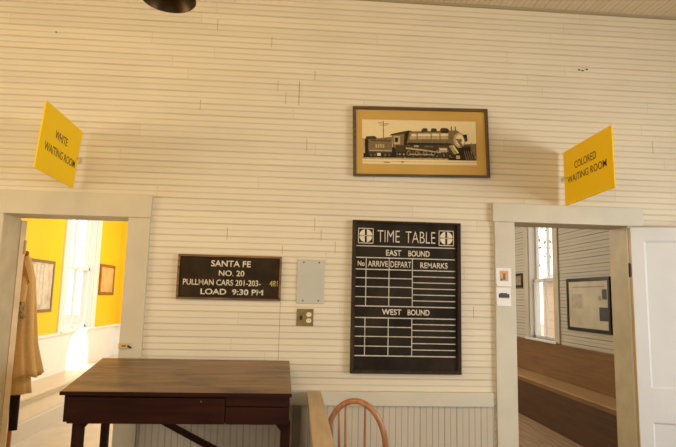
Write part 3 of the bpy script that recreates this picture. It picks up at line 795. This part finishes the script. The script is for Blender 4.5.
# ---- nails / holes high on the right of the wall
def nail(x, z, label, r=.006):
    bm = bmesh.new(); rod(bm, (x, .0, z), (x, -.008, z), .0025, seg=8); rod(bm, (x, -.006, z), (x, -.009, z), r, seg=10)
    tag(obj('nail', bm, M_['iron']), label, 'nail', None)
NG = 'nail heads high on the wall at the right'
for i, (x, z, s) in enumerate(((2.067, 3.232, 'leftmost of three dark nail heads high on the cream wall at right'), (2.095, 3.228, 'middle of three dark nail heads high on the cream wall at right'), (2.128, 3.240, 'rightmost of three dark nail heads high on the cream wall at right'))):
    nail(x, z, s)
nail(-1.745, 3.30, 'single small nail head high on the cream wall at far left', .005)

# ---- hanging lamp at the top edge
lp = thing('pendant_lamp', 'dark brass bell-shaded pendant lamp hanging from the ceiling at the upper left', 'lamp', (-.66, -1.22, CZ))
LCX, LCY, LZ = -.645, -1.32, 2.868
M_['lampout'] = mat('dark_brass_shade', (.10, .06, .022), .35, .75, noise=.3, nscale=12)
bm = bmesh.new()
prof = [(.124, LZ), (.127, LZ+.006), (.118, LZ+.020), (.100, LZ+.045), (.078, LZ+.070), (.050, LZ+.092), (.034, LZ+.105), (.030, LZ+.14), (.012, LZ+.15)]
inner = [(.010, LZ+.146), (.027, LZ+.136), (.031, LZ+.104), (.047, LZ+.088), (.075, LZ+.066), (.097, LZ+.042), (.115, LZ+.018), (.123, LZ+.002)]
lathe(bm, prof+inner, 40, (LCX, LCY)); 
obj('lamp_shade', bm, M_['lampout'], lp, smooth=True)
bm = bmesh.new(); rod(bm, (LCX, LCY, LZ+.12), (LCX, LCY, CZ-.03), .007, seg=12)
obj('stem', bm, M_['lampout'], lp, smooth=True)
bm = bmesh.new(); lathe(bm, [(.06, CZ), (.058, CZ-.01), (.03, CZ-.035), (.008, CZ-.045)], 32, (LCX, LCY), cap1=True, cap0=True)
obj('ceiling_canopy', bm, M_['lampout'], lp, smooth=True)
bm = bmesh.new(); lathe(bm, [(.014, LZ+.11), (.016, LZ+.085), (.028, LZ+.06), (.031, LZ+.042), (.024, LZ+.022), (.010, LZ+.013)], 24, (LCX, LCY), cap0=True, cap1=True)
obj('bulb', bm, mat('clear_bulb', (.55, .45, .28), .08, .0, spec=.9), lp, smooth=True)

# ================================================================ YELLOW ROOM CONTENT
M_['benchwhite'] = mat('cream_bench_paint', (.68, .58, .42), .42, noise=.06)
wb = thing('wall_bench', 'long cream painted built-in bench along the yellow waiting room wall', 'bench', (-2.85, 3.0, 0))
BS = .45
obj('seat', B(-2.999, -2.615, .75, YF-.01, BS-.032, BS, .006), M_['benchwhite'], wb)
obj('riser', B(-2.74, -2.715, .76, YF-.01, .0, BS-.032), M_['benchwhite'], wb)
obj('end_panel', B(-2.998, -2.715, .74, .76, .0, BS-.032), M_['benchwhite'], wb)
obj('base_moulding', prism(bmesh.new(), [(-2.715, 0), (-2.690, 0), (-2.690, .165), (-2.700, .18), (-2.715, .18)], 'Y', .76, YF-.01), mat('greyed_base_paint', (.55, .50, .42), .5), wb)
obj('seat_apron', B(-2.715, -2.665, .76, YF-.01, BS-.085, BS-.032, .004), M_['benchwhite'], wb)

def framed(name, label, X, s, y0, y1, z0, z1, f, fm, pm, tilt=0.0, matw=0.0, marks=None, th=.022):
    """picture on a wall at plane X (s = direction of the room)"""
    t = thing(name, label, 'picture', (X, (y0+y1)/2, z0))
    bm = bmesh.new(); a, b = X, X+s*th
    for u in ((y0, y1, z0, z0+f), (y0, y1, z1-f, z1), (y0, y0+f, z0+f, z1-f), (y1-f, y1, z0+f, z1-f)): bx(bm, a, b, *u, .002)
    fr = obj('picture_frame', bm, fm, t)
    pr = obj('print', B(X+s*.002, X+s*.012, y0+f*.8, y1-f*.8, z0+f*.8, z1-f*.8), pm, t)
    if marks:
        bm = bmesh.new()
        for (u0, u1, v0, v1, mi) in marks:
            ya, yb = y0+(y1-y0)*u0, y0+(y1-y0)*u1; za, zb = z0+(z1-z0)*v0, z0+(z1-z0)*v1
            bx(bm, X+s*.012, X+s*(.0126+.0002*mi), ya, yb, za, zb, 0, mi)
        obj('printed_marks', bm, marks_m, t)
    if tilt:
        t.rotation_euler = (0, tilt, 0)
    return t
marks_m = [mat('print_grey', (.42, .40, .36), .5, noise=.3, nscale=30), mat('print_dark', (.07, .07, .075), .5, noise=.4, nscale=30), mat('print_pale', (.62, .58, .48), .5, noise=.2, nscale=20)]
gf = mat('grey_brown_frame', (.20, .14, .075), .45, noise=.2)
newsp = mat('pale_newsprint', (.60, .52, .40), .5, nscale=9, col2=(.42, .35, .26))
framed('framed_print', 'framed pale newspaper page on the yellow wall left of the window', LW, 1, 2.30, 3.24, 1.235, 1.850, .035, gf, newsp,
       marks=[(.12+.1*k, .12+.1*k+.065, .15, .9, 2) for k in range(7)])
framed('framed_print', 'small brown framed tan print on the yellow wall right of the window', LW, 1, 4.84, 5.50, 1.44, 1.915, .045, mat('red_brown_frame', (.26, .10, .03), .45, noise=.2), mat('tan_print', (.66, .44, .17), .6, nscale=6, col2=(.50, .32, .12)))

# ---- coat stand, coat, trousers
CX, CY = -2.262, .98
st = thing('coat_stand', 'orange brown wooden coat stand behind the half-open tan door in the yellow room', 'coat stand', (CX, CY, 0))
M_['orangewood'] = wood('orange_stand_wood', (.50, .22, .06), (.34, .14, .04), 'Z', .4, 4)
bm = bmesh.new(); rod(bm, (CX, CY, .05), (CX, CY, 1.80), .016, seg=16)
bmesh.ops.create_uvsphere(bm, u_segments=14, v_segments=8, radius=.020, matrix=Matrix.Translation((CX, CY, 1.80)))
obj('pole', bm, M_['orangewood'], st, smooth=True)
for k in range(3):
    a = 2*PI*k/3+.5; bm = bmesh.new()
    tube(bm, [(CX, CY, .20), (CX+.10*math.cos(a), CY+.10*math.sin(a), .12), (CX+.19*math.cos(a), CY+.19*math.sin(a), .015)], [.014, .014, .015], 10)
    obj('leg', bm, M_['orangewood'], st, smooth=True)
bm = bmesh.new(); tube(bm, [(CX-.13, CY, 1.64), (CX-.08, CY, 1.69), (CX, CY, 1.72), (CX+.025, CY, 1.70), (CX+.035, CY, 1.67)], .009, 10)
obj('hanger_arm', bm, M_['orangewood'], st, smooth=True)

ct = thing('coat', 'tan brown overcoat hanging in folds from the stand behind the half-open door', 'coat', (CX, CY, .72))
M_['cloth'] = mat('tan_coat_cloth', (.74, .49, .21), .85, noise=.12, nscale=90, bump=.2, spec=.15)
M_['cloth2'] = mat('tan_lining_cloth', (.76, .52, .22), .85, noise=.12, nscale=90, bump=.2, spec=.15)
def garment(levels, folds, amp, m, name, seg=72, ph=0.0, cx=CX, cy=CY, parent=None, thick=.006, hem=None):
    """levels: (z, x_left, x_right, depth) ; a hanging closed shell with folds deepening towards the hem"""
    bm = bmesh.new(); rings = []
    # resample
    L = []
    for i in range(len(levels)-1):
        for k in range(5):
            t = k/5; t2 = t
            L.append(tuple(levels[i][q]*(1-t2)+levels[i+1][q]*t2 for q in range(4)))
    L.append(levels[-1])
    ztop, zbot = L[0][0], L[-1][0]
    for z, xl, xr, dp in L:
        k = (ztop-z)/(ztop-zbot); ring = []
        for i in range(seg):
            a = 2*PI*i/seg
            w_ = 1 + amp*k*(math.sin(folds*a+ph+1.2*math.sin(2*a))+.45*math.sin((folds*2+1)*a+ph*2))
            x = (xl+xr)/2 + (xr-xl)/2*math.cos(a)*w_; y = dp*math.sin(a)*w_
            zz = z + (hem(a)*k**4 if hem else 0)
            ring.append(bm.verts.new((cx+x, cy+y, zz)))
        rings.append(ring)
    for i in range(len(rings)-1):
        for k in range(seg): bm.faces.new((rings[i][k], rings[i][(k+1) % seg], rings[i+1][(k+1) % seg], rings[i+1][k]))
    bm.faces.new(rings[0])
    o = obj(name, bm, m, parent, smooth=True)
    md = o.modifiers.new('t', 'SOLIDIFY'); md.thickness = thick; md.offset = -1
    return o
garment([(1.775, -.05, .025, .035), (1.70, -.15, .055, .07), (1.58, -.20, .085, .10), (1.35, -.21, .11, .11), (1.05, -.22, .14, .13), (.77, -.23, .20, .16)], 9, .075, M_['cloth'], 'coat_body', parent=ct,
        hem=lambda a: .05*math.cos(a)+.02*math.sin(5*a))
garment([(1.60, -.12, .00, .06), (1.2, -.15, .06, .10), (.665, -.17, .130, .12)], 6, .06, M_['cloth2'], 'coat_lining', parent=ct, ph=1.0)
# sleeve with a patterned cuff at the front, facing the doorway
bm = bmesh.new(); tube(bm, [(CX+.035, CY-.09, 1.60), (CX+.035, CY-.13, 1.50), (CX+.03, CY-.15, 1.38), (CX+.03, CY-.155, 1.28)], [.035, .052, .055, .052], 18)
obj('sleeve', bm, M_['cloth'], ct, smooth=True)
M_['lace'] = mat('patterned_cuff_cloth', (.50, .34, .15), .8, nscale=38, col2=(.16, .09, .035), detail=2)
bm = bmesh.new(); lathe(bm, [(.056, 1.40), (.064, 1.36), (.060, 1.32), (.066, 1.28), (.056, 1.265), (.03, 1.27)], 24, (CX+.032, CY-.155), cap0=True, cap1=True)
obj('cuff', bm, M_['lace'], ct, smooth=True)
bm = bmesh.new()
prism(bm, [(CX+.0, 1.77), (CX+.035, 1.74), (CX+.10, 1.56), (CX+.06, 1.50), (CX+.01, 1.60)], 'Y', CY-.115, CY-.105)
obj('lapel', bm, M_['cloth'], ct)
tr = thing('trousers', 'pair of black trousers showing below the tan coat hem', 'trousers', (CX, CY, .37))
M_['blackcloth'] = mat('black_cloth', (.020, .012, .010), .8, spec=.2)
garment([(.95, -.01, .07, .03), (.70, .0, .075, .028), (.385, .012, .075, .024)], 5, .03, M_['blackcloth'], 'trouser_leg', parent=tr, cy=CY-.045)
garment([(.95, -.06, .02, .03), (.70, -.052, .016, .028), (.385, -.040, .008, .024)], 5, .03, M_['blackcloth'], 'trouser_leg', parent=tr, cy=CY+.055)

# ================================================================ GREY ROOM CONTENT
M_['benchwood'] = wood('brown_bench_wood', (.27, .145, .06), (.19, .095, .038), 'Y', .35, 2.4, coat=.2)
M_['benchseat'] = wood('polished_bench_seat', (.66, .45, .24), (.50, .32, .15), 'Y', .28, 2.4, coat=.3)  # paler than the bench wood: light on the seat is in its colour
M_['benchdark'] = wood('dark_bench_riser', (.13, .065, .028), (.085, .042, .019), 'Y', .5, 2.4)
gb = thing('wall_bench', 'long brown wooden built-in bench with panelled back in the grey waiting room', 'bench', (3.2, 3.0, 0))
S = .505
bt = B(3.040, 3.385, .25, YF-.01, S-.012, S, .003)
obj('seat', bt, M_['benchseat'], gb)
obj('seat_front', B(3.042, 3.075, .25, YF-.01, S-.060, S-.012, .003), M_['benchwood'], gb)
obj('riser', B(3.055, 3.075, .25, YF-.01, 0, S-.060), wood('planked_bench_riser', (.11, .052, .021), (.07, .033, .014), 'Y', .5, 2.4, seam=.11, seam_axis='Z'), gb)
obj('back_panel', B(3.385, 3.399, .25, YF-.01, S, .935), M_['benchwood'], gb)
obj('top_rail', B(3.372, 3.399, .25, YF-.01, .935, .957, .002), M_['benchwood'], gb)
blk = mat('black_picture_frame', (.015, .013, .012), .35)
framed('framed_map', 'large black-framed document hanging on the grey board wall above the brown bench', RW, -1, 1.945, 2.90, 1.160, 1.785, .040, blk,
       mat('aged_document', (.76, .72, .60), .45, nscale=4, col2=(.62, .55, .42)),
       marks=[(.07, .17, .60, .78, 1), (.06, .24, .22, .46, 1), (.19, .25, .58, .66, 0), (.62, .88, .42, .70, 2), (.10, .86, .82, .84, 0)] + [(.30, .88, .14+.035*k, .145+.035*k, 2) for k in range(5)])
framed('framed_print', 'small black-framed picture beyond the window, seen at the right doorway edge', RW, -1, 4.27, 4.56, 1.70, 1.915, .035, blk, mat('small_tan_print', (.45, .36, .25), .5, nscale=20, col2=(.25, .2, .14)))

# ---- outside the right window
sh = thing('storage_shed', 'tan wooden shed outdoors beyond the grey room window', 'shed', (8.6, 12.7, -.3))
M_['shed'] = boards('tan_shed_boards', (.62, .42, .25), 'Z', .25, 0, .5, .0, joints=False, along='Y')
obj('shed_wall', B(7.6, 9.6, 12.0, 12.75, -.3, 2.10), M_['shed'], sh)
obj('shed_roof', prism(bmesh.new(), [(7.4, 2.10), (9.8, 2.10), (8.6, 2.65)], 'Y', 11.9, 12.9), mat('grey_shed_roof', (.5, .47, .42), .7), sh)
tree = thing('leafy_tree', 'green leafy tree outdoors beyond the grey room window', 'tree', (10.6, 17.5, -.3))
bm = bmesh.new(); tube(bm, [(10.6, 17.5, -.3), (10.65, 17.5, 1.6), (10.5, 17.5, 3.6), (10.7, 17.5, 5.2)], [.17, .13, .09, .04], 10)
obj('trunk', bm, mat('grey_bark', (.30, .24, .18), .9), tree, smooth=True)
bm = bmesh.new(); rr = random.Random(5)
for k in range(330):
    a = rr.uniform(0, 2*PI); e = rr.uniform(-1, 1); R_ = 1.7*(rr.random()**.8)
    c = Vector((10.6+R_*math.cos(a)*math.sqrt(1-e*e), 17.5+R_*math.sin(a)*math.sqrt(1-e*e), 4.1+1.5*R_/1.7*e*1.2))
    q = Matrix.Rotation(rr.uniform(0, 6), 3, Vector((rr.uniform(-1, 1), rr.uniform(-1, 1), rr.uniform(-1, 1))).normalized())
    s_ = rr.uniform(.05, .12)
    vs = [bm.verts.new(c+q@Vector(v)*s_) for v in ((-1, 0, 0), (0, -.5, .1), (1, 0, 0), (0, .5, .1))]; bm.faces.new(vs)
obj('foliage', bm, mat('green_foliage', (.20, .30, .09), .8), tree)
